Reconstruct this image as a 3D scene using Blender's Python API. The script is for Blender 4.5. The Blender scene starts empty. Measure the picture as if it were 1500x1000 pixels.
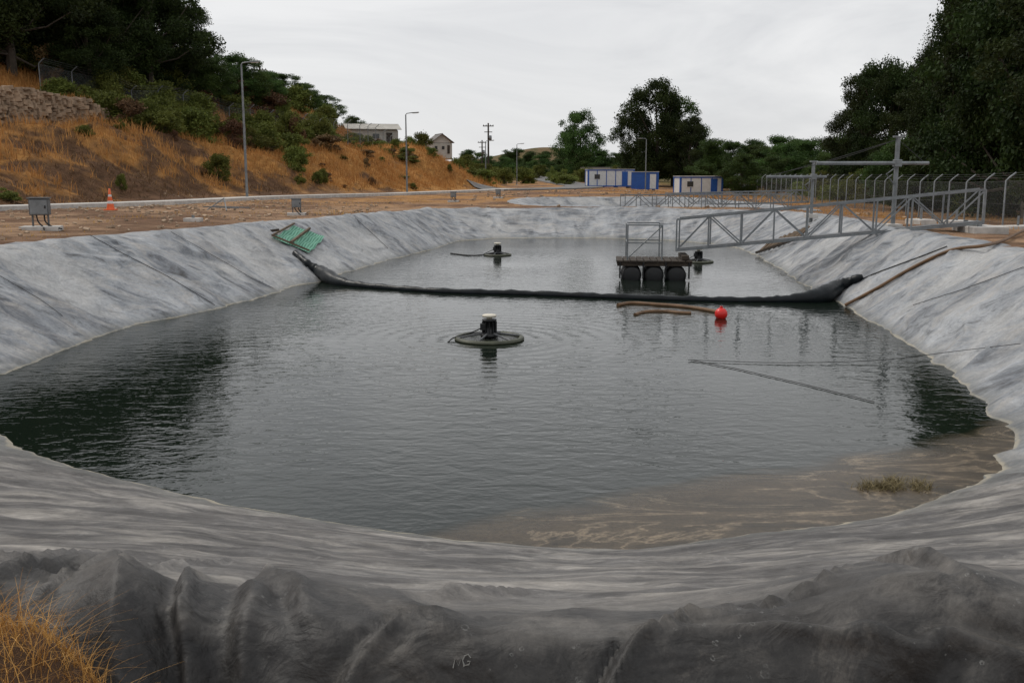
import bpy, math, random
import numpy as np
from mathutils import Vector, Matrix
from mathutils.bvhtree import BVHTree
random.seed(4); R=np.random.RandomState(7)
scene=bpy.context.scene
PITCH=math.atan(250/1458.0)
cp,sp=math.cos(PITCH),math.sin(PITCH)
CAMZ=3.0
# ------------------------------------------------------------------ noise
def _h(ix,iy,s):
    n=(ix*374761393+iy*668265263+s*974634777)&0xffffffff
    n=((n^(n>>13))*1274126177)&0xffffffff
    n=n^(n>>16)
    return (n&0xffff)/65535.0
def vn(x,y,s=0):
    x=np.asarray(x,float);y=np.asarray(y,float)
    ix=np.floor(x).astype(np.int64);iy=np.floor(y).astype(np.int64)
    fx=x-ix;fy=y-iy
    fx=fx*fx*fx*(fx*(fx*6-15)+10);fy=fy*fy*fy*(fy*(fy*6-15)+10)
    a=_h(ix,iy,s);b=_h(ix+1,iy,s);c=_h(ix,iy+1,s);d=_h(ix+1,iy+1,s)
    return (a+(b-a)*fx)+((c+(d-c)*fx)-(a+(b-a)*fx))*fy
def fbm(x,y,o=4,s=0):
    t=0;a=.5;tot=0
    for i in range(o):
        t=t+a*vn(x*2**i+17.3*i,y*2**i-9.1*i,s+i);tot+=a;a*=.5
    return t/tot
def ridge(x,y,o=3,s=0):
    t=0;a=.5;tot=0
    for i in range(o):
        t=t+a*(1-np.abs(2*vn(x*2**i+5.3*i,y*2**i-3.1*i,s+i)-1));tot+=a;a*=.5
    return t/tot
def ss(a,b,x):
    t=np.clip((np.asarray(x,float)-a)/(b-a),0,1);return t*t*(3-2*t)
# ------------------------------------------------------------------ materials
def newmat(name):
    m=bpy.data.materials.new(name);m.use_nodes=True
    nt=m.node_tree;b=nt.nodes['Principled BSDF'];return m,nt,b
def N(nt,t,**k):
    n=nt.nodes.new(t)
    for a,v in k.items():
        setattr(n,a,v)
    return n
def noise(nt,vec,scale,detail=4,rough=.55,dist=0):
    n=N(nt,'ShaderNodeTexNoise');n.inputs['Scale'].default_value=scale
    n.inputs['Detail'].default_value=detail;n.inputs['Roughness'].default_value=rough
    n.inputs['Distortion'].default_value=dist
    if vec is not None: nt.links.new(vec,n.inputs['Vector'])
    return n.outputs['Fac']
def ramp(nt,fac,stops):
    r=N(nt,'ShaderNodeValToRGB');e=r.color_ramp.elements
    while len(e)<len(stops): e.new(.5)
    for i,(p,c) in enumerate(stops):
        e[i].position=p;e[i].color=(c[0],c[1],c[2],1) if hasattr(c,'__len__') else (c,c,c,1)
    nt.links.new(fac,r.inputs['Fac']);return r.outputs['Color']
def mix(nt,fac,a,b,mode='MIX'):
    m=N(nt,'ShaderNodeMix',data_type='RGBA',blend_type=mode)
    for s,v in ((0,fac),(6,a),(7,b)):
        if isinstance(v,(int,float)): m.inputs[s].default_value=v if s==0 else (v,v,v,1)
        elif isinstance(v,tuple): m.inputs[s].default_value=(*v,1)
        else: nt.links.new(v,m.inputs[s])
    return m.outputs[2]
def mth(nt,op,a,b=None,clamp=False):
    m=N(nt,'ShaderNodeMath',operation=op,use_clamp=clamp)
    for i,v in enumerate((a,b)):
        if v is None: continue
        if isinstance(v,(int,float)): m.inputs[i].default_value=v
        else: nt.links.new(v,m.inputs[i])
    return m.outputs[0]
def bump(nt,b,h,strength=.5,dist=.02):
    n=N(nt,'ShaderNodeBump');n.inputs['Strength'].default_value=strength;n.inputs['Distance'].default_value=dist
    nt.links.new(h,n.inputs['Height']);nt.links.new(n.outputs['Normal'],b.inputs['Normal']);return n
def pos(nt): return N(nt,'ShaderNodeNewGeometry').outputs['Position']
def mapping(nt,vec,scale,rot=(0,0,0)):
    m=N(nt,'ShaderNodeMapping');m.inputs['Scale'].default_value=scale;m.inputs['Rotation'].default_value=rot
    nt.links.new(vec,m.inputs['Vector']);return m.outputs['Vector']
def simple(name,col,rough=.6,metal=0,var=.25,scale=6,bmp=.2):
    m,nt,b=newmat(name);tc=N(nt,'ShaderNodeTexCoord').outputs['Object']
    f=noise(nt,tc,scale,5,.65)
    d=tuple(c*(1-var) for c in col);l=tuple(min(1,c*(1+var)) for c in col)
    nt.links.new(ramp(nt,f,[(.3,d),(.7,l)]),b.inputs['Base Color'])
    b.inputs['Roughness'].default_value=rough;b.inputs['Metallic'].default_value=metal
    if bmp: bump(nt,b,noise(nt,tc,scale*6,3),bmp,.01)
    return m
M={}
M['steel']=simple('galvanised_steel',(.20,.215,.225),.5,.35,.3,4)
M['steeld']=simple('dull_steel',(.12,.125,.13),.6,.2,.3,4)
M['conc']=simple('concrete',(.50,.48,.45),.9,0,.25,3)
M['black']=simple('black_plastic',(.008,.009,.010),.5,0,.4,5)
M['fabric']=simple('wet_black_fabric',(.006,.009,.011),.38,0,.5,3,.6)
M['fabric'].node_tree.nodes['Principled BSDF'].inputs['Specular IOR Level'].default_value=.25
M['white']=simple('white_paint',(.62,.63,.62),.5,0,.1,3)
M['blue']=simple('blue_paint',(.015,.09,.36),.45,0,.15,3)
M['red']=simple('red_plastic',(.70,.02,.015),.35,0,.1,3,0)
M['orange']=simple('orange_plastic',(.75,.13,.03),.5,0,.12,4,0)
M['wood']=simple('weathered_wood',(.12,.085,.055),.9,0,.4,4,.6)
M['woodd']=simple('dark_wood',(.045,.034,.025),.9,0,.4,4,.6)
M['hose']=simple('brown_hose',(.13,.07,.03),.6,0,.35,5,.4)
M['rope']=simple('dark_rope',(.03,.03,.03),.8,0,.3,20,0)
M['roof']=simple('roof_sheet',(.40,.38,.34),.7,0,.2,1)
M['roofd']=simple('dark_roof_sheet',(.14,.125,.115),.7,0,.2,1)
M['wallp']=simple('plaster_wall',(.42,.40,.36),.9,0,.15,1)
M['glass']=simple('dark_window',(.05,.05,.05),.2,0,.2,1,0)
M['bark']=simple('bark',(.06,.048,.036),.95,0,.4,3,.8)
M['asphalt']=simple('asphalt',(.16,.155,.15),.95,0,.15,2,.4)
M['cream']=simple('cream_cap',(.62,.58,.48),.5,0,.12,5,0)
M['mud']=simple('algae_ring',(.05,.055,.032),.5,0,.4,6,.5)
M['net']=simple('float_disc',(.016,.02,.014),.25,0,.5,9,.8)
M['stone']=simple('field_stone',(.33,.24,.165),.95,0,.5,1.1,.8)
M['chalk']=simple('chalk',(.20,.20,.19),.9,0,.1,5,0)
def leafmat(name,dark,light,trans=.25,var=.5):
    m,nt,b=newmat(name)
    at=N(nt,'ShaderNodeAttribute',attribute_name='tint').outputs['Fac']
    oi=N(nt,'ShaderNodeObjectInfo').outputs['Random']
    c=ramp(nt,at,[(0,dark),(1,light)])
    hs=N(nt,'ShaderNodeHueSaturation');nt.links.new(c,hs.inputs['Color'])
    nt.links.new(mth(nt,'ADD',mth(nt,'MULTIPLY',oi,.04),.48),hs.inputs['Hue'])
    nt.links.new(mth(nt,'ADD',mth(nt,'MULTIPLY',oi,var),1-var/2),hs.inputs['Value'])
    nt.links.new(hs.outputs['Color'],b.inputs['Base Color']);b.inputs['Roughness'].default_value=.65
    b.inputs['Specular IOR Level'].default_value=.15
    tr=N(nt,'ShaderNodeBsdfTranslucent');nt.links.new(hs.outputs['Color'],tr.inputs['Color'])
    ms=N(nt,'ShaderNodeMixShader');ms.inputs[0].default_value=trans
    out=nt.nodes['Material Output'];nt.links.new(b.outputs[0],ms.inputs[1]);nt.links.new(tr.outputs[0],ms.inputs[2]);nt.links.new(ms.outputs[0],out.inputs['Surface'])
    return m
M['leaf']=leafmat('dark_foliage',(.008,.015,.005),(.048,.070,.018))
M['leaf2']=leafmat('olive_foliage',(.018,.034,.010),(.085,.135,.033))
M['leaf3']=leafmat('bush_foliage',(.040,.048,.010),(.20,.22,.05))
M['straw']=leafmat('dry_grass_blades',(.26,.115,.03),(.66,.38,.12),.2,.2)
M['brush']=leafmat('dry_brush',(.06,.035,.018),(.26,.155,.08),.1)
M['reed']=leafmat('dead_weed',(.06,.05,.022),(.34,.29,.15),.2,.1)
# ------------------------------------------------------------------ mesh helpers
def mkmesh(name,v,f,mats,smooth=False,attrs=None,mi=None,uv=None):
    v=np.asarray(v,np.float32);f=np.asarray(f,np.int32)
    me=bpy.data.meshes.new(name);k=f.shape[1]
    me.vertices.add(len(v));me.vertices.foreach_set('co',v.ravel())
    me.loops.add(f.size);me.loops.foreach_set('vertex_index',f.ravel())
    me.polygons.add(len(f));me.polygons.foreach_set('loop_start',np.arange(0,f.size,k,dtype=np.int32))
    try: me.polygons.foreach_set('loop_total',np.full(len(f),k,np.int32))
    except Exception: pass
    if mi is not None: me.polygons.foreach_set('material_index',np.asarray(mi,np.int32))
    me.update(calc_edges=True)
    me.polygons.foreach_set('use_smooth',np.full(len(f),bool(smooth)))
    for m in mats: me.materials.append(m)
    if attrs:
        for n,(t,d) in attrs.items():
            a=me.attributes.new(n,t,'POINT')
            if t=='FLOAT': a.data.foreach_set('value',np.asarray(d,np.float32).ravel())
            elif t=='FLOAT_COLOR': a.data.foreach_set('color',np.asarray(d,np.float32).ravel())
            elif t=='FLOAT_VECTOR': a.data.foreach_set('vector',np.asarray(d,np.float32).ravel())
    me.validate();return me
def obj(name,me,loc=(0,0,0),rz=0,sc=(1,1,1)):
    o=bpy.data.objects.new(name,me);scene.collection.objects.link(o)
    o.location=loc;o.rotation_euler=(0,0,rz);o.scale=sc;return o
def gridf(nr,nc,wrap=False):
    i,j=np.meshgrid(np.arange(nr-1),np.arange(nc if wrap else nc-1),indexing='ij')
    j2=(j+1)%nc
    return np.stack([i*nc+j,i*nc+j2,(i+1)*nc+j2,(i+1)*nc+j],-1).reshape(-1,4)
class MB:
    def __init__(s): s.v=[];s.f=[];s.m=[];s.sm=[]
    def add(s,v,f,m,sm=False):
        o=len(s.v);s.v+= [tuple(p) for p in v]
        for q in f: s.f.append([o+i for i in q]);s.m.append(m);s.sm.append(sm)
    def path(s,pts,r,n=8,m=0,cap=True,flat=1.0):
        pts=[Vector(p) for p in pts];rs=r if hasattr(r,'__len__') else [r]*len(pts)
        V=[];F=[];K=len(pts)
        t0=(pts[1]-pts[0]).normalized();up=Vector((0,0,1)) if abs(t0.z)<.95 else Vector((1,0,0))
        for i,p in enumerate(pts):
            t=(pts[min(i+1,K-1)]-pts[max(i-1,0)]).normalized()
            a=t.cross(up)
            if a.length<1e-4: a=t.cross(Vector((0,1,0)))
            a.normalize();b=a.cross(t)
            for k in range(n):
                th=2*math.pi*k/n+ (math.pi/4 if n==4 else 0)
                V.append(p+a*math.cos(th)*rs[i]+b*math.sin(th)*rs[i]*flat)
        for i in range(K-1):
            for k in range(n): F.append([i*n+k,i*n+(k+1)%n,(i+1)*n+(k+1)%n,(i+1)*n+k])
        s.add(V,F,m,n>5)
        if cap: s.add(V[:n],[list(range(n))],m);s.add(V[-n:],[list(range(n))],m)
    def box(s,c,sz,m=0,rz=0,rx=0,ry=0):
        mt=Matrix.Rotation(rz,3,'Z')@Matrix.Rotation(ry,3,'Y')@Matrix.Rotation(rx,3,'X')
        b=min(sz)*.06;V=[]
        hx,hy,hz=[q/2 for q in sz]
        for z,ins in ((-hz,b),(-hz+b,0),(hz-b,0),(hz,b)):
            for x,y in ((-hx+ins,-hy+ins),(hx-ins,-hy+ins),(hx-ins,hy-ins),(-hx+ins,hy-ins)):
                V.append(Vector(c)+mt@Vector((x,y,z)))
        F=[[3,2,1,0],[12,13,14,15]]
        for l in range(3):
            for k in range(4): F.append([l*4+k,l*4+(k+1)%4,(l+1)*4+(k+1)%4,(l+1)*4+k])
        s.add(V,F,m)
    def lathe(s,c,prof,n=24,m=0):
        V=[];F=[]
        for r,z in prof:
            for k in range(n):
                th=2*math.pi*k/n;V.append((c[0]+r*math.cos(th),c[1]+r*math.sin(th),c[2]+z))
        for i in range(len(prof)-1):
            for k in range(n): F.append([i*n+k,i*n+(k+1)%n,(i+1)*n+(k+1)%n,(i+1)*n+k])
        s.add(V,F,m,True)
    def build(s,name,mats,loc=(0,0,0),rz=0):
        me=bpy.data.meshes.new(name);me.from_pydata(s.v,[],s.f)
        me.polygons.foreach_set('material_index',s.m);me.polygons.foreach_set('use_smooth',s.sm)
        for m in mats: me.materials.append(M[m] if isinstance(m,str) else m)
        me.update();return obj(name,me,loc,rz)
# bearing/range survey helpers
def pol(px,dist):
    return ((px-750)/1458.0*dist,dist)
def onplane(px,py,z):
    u=(px-750)/1458.0;v=(py-500)/1458.0
    d=Vector((u,cp-v*sp,-sp-v*cp));t=(z-CAMZ)/d.z
    return Vector((d.x*t,d.y*t,z))
# ------------------------------------------------------------------ pond outline (metres, plan)
PAIR=[((-7.66,14.6),(-11.5,14.6)),((-7.5,19.1),(-10.3,19.9)),((-6.4,22.3),(-9.2,24)),((-5.55,26),(-7.95,28.5)),
((-4.3,32.7),(-6.5,34.7)),((-3.0,39.4),(-5.0,41.5)),((-1.8,44.0),(-3.4,48.0)),((1.5,45.2),(1.6,50)),((4.6,44.8),(5.1,49.8)),
((7.4,43.2),(9.5,47.3)),((8.9,39.4),(11.9,41.5)),((8.76,35.6),(11.3,35.8)),((8.1,29.5),(10.6,30.4)),((7.56,23.5),(10.1,24.6)),
((7.15,19.1),(9.7,19.7)),((6.77,16.1),(9.4,16.2)),((6.37,13.35),(9.3,12.8)),((5.7,11.05),(8.8,9.3)),((4.67,9.5),(7.5,6.0)),
((3.63,8.6),(5.6,4.3)),((2.63,8.15),(3.7,3.5)),((1.65,7.8),(2,3.2)),((.82,7.58),(.7,3.1)),((-.28,7.79),(-.5,3.1)),
((-1.48,8.2),(-1.7,3.3)),((-3.0,8.97),(-3.6,3.5)),((-4.66,9.95),(-6.3,4.4)),((-6.15,11.4),(-9.4,7)),((-7.2,13.0),(-11.3,10.6))]
def catmull(P,sub):
    P=np.array(P,float);n=len(P);out=[]
    t=np.linspace(0,1,sub,endpoint=False)[:,None]
    for i in range(n):
        a,b,c,d=P[(i-1)%n],P[i],P[(i+1)%n],P[(i+2)%n]
        out.append(.5*((2*b)+(-a+c)*t+(2*a-5*b+4*c-d)*t*t+(-a+3*b-3*c+d)*t**3))
    return np.concatenate(out)
PAIR2=[]
for k in range(14):
    th=2*math.pi*k/14;cx,cy=9.0,64.0
    sx=math.copysign(abs(math.cos(th))**.6,math.cos(th));sy=math.copysign(abs(math.sin(th))**.6,math.sin(th))
    PAIR2.append(((cx+6.2*sx,cy+7.5*sy),(cx+8.6*sx,cy+10.5*sy)))
PAIR2=PAIR2[::-1]
def g0(x,y):
    x=np.asarray(x,float);y=np.asarray(y,float)
    b=np.interp(y,[-50,0,2.9,4.8,8,30,50,110,150,200,400,1500],[.75,.8,.82,1.38,1.47,1.42,1.12,.95,.85,1.4,3.2,6])
    b=b+.2*ss(-8,-16,x)-.75*ss(11,24,x)*(1-ss(150,300,y))
    b=b+.90*np.exp(-(np.minimum(x+1.42,0)**2/1.5+np.maximum(x+1.42,0)**2/.13+(y-2.65)**2/.20))
    return b
STRIP=np.array([(-27,-15),(-23.5,15),(-19.9,38),(-15.6,60),(-8.6,84),(0,107),(2,135),(-4,180),(-20,260),(-60,600),(-150,1600)],float)
def sx_at(y): return np.interp(y,STRIP[:,1],STRIP[:,0])
def dstrip(x,y):
    return (sx_at(y)-x)*.95
def gz(x,y):
    x=np.asarray(x,float);y=np.asarray(y,float)
    z=g0(x,y);d=dstrip(x,y)
    n=fbm(x*.12,y*.12,4,31)
    bank=(3.2+1.5*n)*ss(1.8,11.5,d+3*(n-.5))*(1-.68*ss(105,165,y))
    wallst=2.1*ss(14.2,15.0,d)*(1-ss(70,78,y))+2.1*ss(13.0,23,d)*ss(70,78,y)
    hill=(wallst+4.5*ss(15,30,d)+6*ss(40,120,d))*(1-.55*ss(95,210,y))
    z=z+bank+hill*(1-ss(260,500,y))
    gul=ridge(x*.30+y*.1,y*.45,3,91)
    z=z+ .9*(fbm(x*.35,y*.35,4,3)-.5)*ss(2,6,d)+.5*(gul-.6)*ss(2,5,d)*(1-ss(10,14,d))+.07*(fbm(x*1.1,y*1.1,3,8)-.5)
    z=z+15*np.exp(-((x-24)/42)**2-((y-720)/130)**2)+8*np.exp(-((x+150)/120)**2-((y-600)/150)**2)
    z=z+5*(fbm(x*.006,y*.006,3,5)-.35)*ss(300,800,y)
    return z
def zz(x,y): return float(gz(x,y))
# ------------------------------------------------------------------ liner
def signed_in(px,py,poly):
    d=np.full(px.shape,1e9);ins=np.zeros(px.shape,bool);n=len(poly)
    for i in range(n):
        a=poly[i];b=poly[(i+1)%n];ab=b-a
        t=np.clip(((px-a[0])*ab[0]+(py-a[1])*ab[1])/(ab@ab+1e-12),0,1)
        d=np.minimum(d,np.hypot(px-a[0]-t*ab[0],py-a[1]-t*ab[1]))
        c=((a[1]>py)!=(b[1]>py))&(px<(b[0]-a[0])*(py-a[1])/(b[1]-a[1]+1e-12)+a[0]);ins^=c
    return np.where(ins,d,-d)
def liner(name,pairs,sub,nr_in,nr_s,nr_out,mat,detail=1.0):
    W=catmull([p[0] for p in pairs],sub);C=catmull([p[1] for p in pairs],sub)
    n=len(W);dv=C-W;L=np.linalg.norm(dv,axis=1);out=dv/L[:,None]
    seg=np.linalg.norm(np.roll(W+C,-1,0)-(W+C),axis=1)/2;arc=np.concatenate([[0],np.cumsum(seg)[:-1]])
    zc=g0(C[:,0],C[:,1])+.05
    front=1-ss(4.5,8.5,C[:,1])
    zc=zc+front*(1.50-zc)
    rows=[];sv=[];ov=[]
    S=np.concatenate([np.linspace(-.7,-.02,nr_in),np.linspace(0,1,nr_s)])
    O=np.linspace(0,1,nr_out+1)[1:]
    for s in S:
        if s<.8: f=s/.9
        else: f=(.8+(s-.8)-(s-.8)**2/.4)/.9
        if s<0: ff=s
        elif s<.93: ff=s/.965
        else: ff=(.93+(s-.93)-(s-.93)**2/.14)/.965
        fm=f*(1-front)+ff*front
        P=W+dv*s;z=zc*fm if s>=0 else zc*s*1.3
        rows.append(np.column_stack([P,np.broadcast_to(z,(n,))]));sv.append(L*s);ov.append(np.full(n,ss(.74,1.0,s)*.45)*front)
    for o in O:
        wd=.85*(1-front)+.70*front
        P=C+out*(o*wd)[:,None]
        z=(zc-.03-.18*ss(.8,1.0,o))*(1-front)+(zc-.85*ss(-.06,1.05,o)+.85*ss(-.06,1.05,0))*front
        rows.append(np.column_stack([P,z]));sv.append(L+o*wd);ov.append((.45+.55*min(1,o*2.2))*front)
    V=np.stack(rows);nr=len(V);r=np.stack(sv);o_=np.stack(ov);a=np.broadcast_to(arc,(nr,n))
    fr=np.broadcast_to(front,(nr,n))
    dr=np.gradient(V,axis=0);dc=np.roll(V,-1,1)-np.roll(V,1,1)
    nm=np.cross(dc,dr);nm/=np.linalg.norm(nm,axis=2)[...,None]+1e-9
    nm*=np.sign(nm[...,2:3]+1e-6)
    kk=9;pad=np.pad(nm,((kk,kk),(0,0),(0,0)),'edge');nm=sum(pad[i:i+nr] for i in range(2*kk+1));nm/=np.linalg.norm(nm,axis=2)[...,None]+1e-9
    X=V[...,0];Y=V[...,1]
    wp=fbm(X*.5,Y*.5,3,11)*2
    S_=r/np.broadcast_to(L,(nr,n))
    h=.15*(fbm(X*.45,Y*.45,3,1)-.5)*(1-.4*fr)
    h+=.18*(ridge(a*.55+wp+r*.25,r*.22+wp*.5,2,21)-.6)*(1-.85*fr)
    h+=.085*(ridge(a*1.5+wp*2+r*.9,r*.45,2,22)-.6)*(1-.8*fr)
    h+=.032*(ridge(X*.35+wp*.6,Y*1.7+wp*1.5,3,23)-.6)*fr
    h+=.026*(ridge(X*1.0+wp+Y*.5,Y*2.6+wp*2.0,2,25)-.6)*fr
    h+=.014*(fbm(X*2.6,Y*2.6,3,24)-.5)
    cr=fr*ss(.80,1.0,S_)
    w2=fbm(X*.9,Y*.9,2,77)
    h+=cr*(.36*(vn(a*1.05+.5*w2,r*.8,41)-.45)+.17*(ridge(a*1.35+w2*.8+r*.9,r*.7,1,42)-.55)+.055*(ridge(a*3.1-r*1.3+w2,r*1.2,2,43)-.55)*ss(.3,.6,vn(a*1.3,r*1.3,44)))
    if detail==1.0:
        # tight tucks where the sheet was gathered over the near crest
        rc=np.random.RandomState(12);wig=fbm(X*2.2,Y*2.2,3,88)-.5
        for q in range(26):
            x0=rc.uniform(-2.6,3.4);y0=rc.uniform(2.7,3.9);an=rc.uniform(-1,1)*.9+(math.pi/2 if rc.rand()<.55 else .15)
            ln=rc.uniform(.35,.95);wd_=rc.uniform(.018,.045);am=rc.uniform(.02,.055)
            u_=(X-x0)*math.cos(an)+(Y-y0)*math.sin(an);v_=-(X-x0)*math.sin(an)+(Y-y0)*math.cos(an)+wig*.22+.12*u_*u_
            e=np.exp(-(u_/ln)**4)*fr
            h+=am*e*(np.exp(-(v_/wd_)**2)-.8*np.exp(-((v_-wd_*1.9)/(wd_*1.1))**2))
    h*=ss(-.3,.15,S_)*.85+.15
    h*=1-.75*ss(.93,1.1,S_)*(1-fr)
    V=V+nm*(h*detail)[...,None]
    f=gridf(nr,n,True)[:,::-1]
    me=mkmesh(name,V.reshape(-1,3),f,[mat],True,{'lin':('FLOAT_VECTOR',np.stack([a,r,S_],-1).reshape(-1,3)),'outer':('FLOAT',(o_+0*r).ravel()),'fr':('FLOAT',fr.ravel()),'cav':('FLOAT',(h*6+.5).ravel())})
    ob=obj(name,me);bv=BVHTree.FromPolygons([tuple(p) for p in V.reshape(-1,3).tolist()],f.tolist())
    return ob,C,W,bv
def linermat():
    m,nt,b=newmat('hdpe_liner');P=pos(nt)
    lin=N(nt,'ShaderNodeAttribute',attribute_name='lin').outputs['Vector']
    outer=N(nt,'ShaderNodeAttribute',attribute_name='outer').outputs['Fac']
    fr=N(nt,'ShaderNodeAttribute',attribute_name='fr').outputs['Fac']
    cav=N(nt,'ShaderNodeAttribute',attribute_name='cav').outputs['Fac']
    big=noise(nt,P,.35,5,.6,1.2)
    strk=noise(nt,mapping(nt,P,(.45,1.35,1.3),(0,0,.15)),1.5,8,.68,1.1)
    down=noise(nt,mapping(nt,lin,(1.3,.40,1),(0,0,.35)),1.0,4,.55,.8)
    fine=noise(nt,P,16,6,.75)
    vfine=noise(nt,P,55,5,.8)
    med=noise(nt,P,2.6,7,.72,.6)
    base=ramp(nt,big,[(.3,(.10,.115,.135)),(.5,(.18,.195,.215)),(.72,(.28,.295,.31))])
    brown=ramp(nt,big,[(.3,(.042,.037,.033)),(.55,(.082,.074,.067)),(.8,(.15,.136,.122))])
    base=mix(nt,mth(nt,'MULTIPLY',ramp(nt,down,[(.42,0),(.70,.75)]),mth(nt,'SUBTRACT',1.0,mth(nt,'MULTIPLY',fr,.6))),base,(.43,.45,.47))
    base=mix(nt,ramp(nt,down,[(.28,.6),(.45,0)]),base,(.085,.09,.10))
    base=mix(nt,mth(nt,'MULTIPLY',fr,.85),base,brown)
    st_=ramp(nt,strk,[(.46,0),(.56,.38),(.66,.80),(.8,1)])
    base=mix(nt,mth(nt,'MULTIPLY',st_,.80),base,(.41,.385,.35))
    base=mix(nt,ramp(nt,strk,[(.32,.85),(.46,0)]),base,(.040,.037,.035))
    base=mix(nt,mth(nt,'MULTIPLY',ramp(nt,cav,[(.15,.6),(.42,0)]),mth(nt,'SUBTRACT',1.0,mth(nt,'MULTIPLY',fr,.5))),base,(.42,.42,.41))
    vor=noise(nt,mapping(nt,lin,(1.3,.5,1)),4,6,.75,1.5)
    base=mix(nt,ramp(nt,vor,[(.60,0),(.78,.4)]),base,(.44,.43,.41))
    medm=mix(nt,fr,ramp(nt,med,[(.3,(.84,.84,.85)),(.7,(1.12,1.12,1.12))]),ramp(nt,med,[(.3,(.62,.61,.60)),(.7,(1.35,1.34,1.33))]))
    base=mix(nt,1.0,base,medm,'MULTIPLY')
    base=mix(nt,1.0,base,ramp(nt,fine,[(.3,(.76,.76,.76)),(.7,(1.2,1.2,1.2))]),'MULTIPLY')
    v=N(nt,'ShaderNodeTexVoronoi');v.inputs['Scale'].default_value=19;nt.links.new(P,v.inputs['Vector'])
    rad=mth(nt,'MULTIPLY',ramp(nt,noise(nt,P,9,3),[(.4,0),(.7,1)]),.34)
    inner=mth(nt,'MULTIPLY',rad,.55)
    sp_=mth(nt,'MULTIPLY',mth(nt,'LESS_THAN',v.outputs['Distance'],rad),mth(nt,'GREATER_THAN',v.outputs['Distance'],inner))
    sp_=mth(nt,'MULTIPLY',sp_,ramp(nt,noise(nt,P,2.2,3),[(.48,0),(.60,.55)]))
    sp_=mth(nt,'MULTIPLY',sp_,ramp(nt,vfine,[(.42,0),(.6,1)]))
    dk=ramp(nt,noise(nt,P,1.7,9,.76,.8),[(.42,(.009,.009,.0095)),(.54,(.022,.021,.020)),(.64,(.070,.064,.057)),(.78,(.19,.172,.155))])
    dk=mix(nt,1.0,dk,ramp(nt,vfine,[(.3,(.55,.55,.55)),(.7,(1.6,1.58,1.55))]),'MULTIPLY')
    on=mth(nt,'ADD',outer,mth(nt,'MULTIPLY',mth(nt,'SUBTRACT',med,.5),1.0))
    base=mix(nt,mth(nt,'MULTIPLY',ramp(nt,on,[(.14,0),(.55,.94)]),ramp(nt,outer,[(0,0),(.12,1)])),base,dk)
    base=mix(nt,sp_,base,(.22,.22,.21))
    z=N(nt,'ShaderNodeSeparateXYZ');nt.links.new(P,z.inputs[0]);z=z.outputs['Z']
    zn=mth(nt,'ADD',z,mth(nt,'MULTIPLY',mth(nt,'SUBTRACT',noise(nt,P,5,4),.5),.07))
    rim=ramp(nt,mth(nt,'ADD',mth(nt,'MULTIPLY',zn,4),.5),[(.47,0),(.50,.75),(.54,.6),(.60,0)])
    rim=mth(nt,'MULTIPLY',rim,ramp(nt,noise(nt,P,1.3,4),[(.35,.2),(.6,1)]))
    base=mix(nt,ramp(nt,mth(nt,'ADD',mth(nt,'MULTIPLY',zn,1.5),.5),[(.5,.6),(.72,0)]),base,(.11,.115,.105))
    base=mix(nt,rim,base,(.42,.37,.27))
    nt.links.new(base,b.inputs['Base Color'])
    nt.links.new(ramp(nt,med,[(.3,(.66,)*3),(.7,(.48,)*3)]),b.inputs['Roughness']);b.inputs['Specular IOR Level'].default_value=.42
    hh=mth(nt,'ADD',mth(nt,'MULTIPLY',noise(nt,mapping(nt,P,(1,1.3,1)),2.2,3,.5,.5),1.0),mth(nt,'MULTIPLY',fine,.07))
    hh=mth(nt,'ADD',hh,mth(nt,'MULTIPLY',noise(nt,mapping(nt,P,(1,1.6,1)),7,3,.6,1.0),.16))
    bump(nt,b,hh,.8,.10)
    return m
LM=linermat()
lin1,C1,W1,BV=liner('pond_liner',PAIR,64,10,120,70,LM)
lin2,C2,W2,BV2=liner('pond_liner',PAIR2,16,4,24,8,LM,.8)
def hit(px,py,off=0.0):
    u=(px-750)/1458.0;v=(py-500)/1458.0
    d=Vector((u,cp-v*sp,-sp-v*cp)).normalized()
    loc,nrm,i,dist=BV.ray_cast(Vector((0,0,CAMZ)),d)
    w=onplane(px,py,0)
    if loc is None or loc.z<0: return w+Vector((0,0,off))
    if nrm.z<0: nrm=-nrm
    return loc+nrm*off
# ------------------------------------------------------------------ terrain
xs=np.concatenate([-45-np.geomspace(.8,1500,38)[::-1],np.arange(-45,-3,.34),np.arange(-3,0,.1),np.arange(0,34,.34),34+np.geomspace(.8,1500,38)])
ys=np.concatenate([-14-np.geomspace(.8,200,12)[::-1],np.arange(-14,2,.34),np.arange(2,4,.1),np.arange(4,76,.34),np.arange(76,180,.9),180+np.geomspace(1,2400,45)])
X,Y=np.meshgrid(xs,ys)
Z=gz(X,Y);m1=(X>-14)&(X<15)&(Y>1)&(Y<54)
D=np.full(X.shape,-9.);D[m1]=signed_in(X[m1],Y[m1],C1[::6])
m2=(X>-2)&(X<20)&(Y>52)&(Y<77);D[m2]=np.maximum(D[m2],signed_in(X[m2],Y[m2],C2[::4]))
Z=Z-3.6*ss(-.45,1.3,D)
dd=dstrip(X,Y)
n1=fbm(X*.25,Y*.25,5,51);n2=fbm(X*1.3,Y*1.3,4,52);n3=fbm(X*.06,Y*.06,3,53)
def lerp(a,b,t): return a+(b-a)*t[...,None]
dirt=np.array([.19,.115,.075]);sand=np.array([.38,.25,.16]);straw=np.array([.42,.215,.07]);brush=np.array([.12,.068,.040]);olive=np.array([.07,.075,.025])
c=lerp(dirt+0*X[...,None],sand,ss(.42,.62,n1*.6+n2*.4))
c=lerp(c,straw,.7*ss(45,70,Y)*ss(.45,.6,n1))
bk=lerp(brush+0*X[...,None],straw,ss(.46,.64,n1*.55+n2*.45+.20*ss(52,80,Y)-.04))
c=lerp(c,bk,ss(1.5,4,dd))
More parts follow.
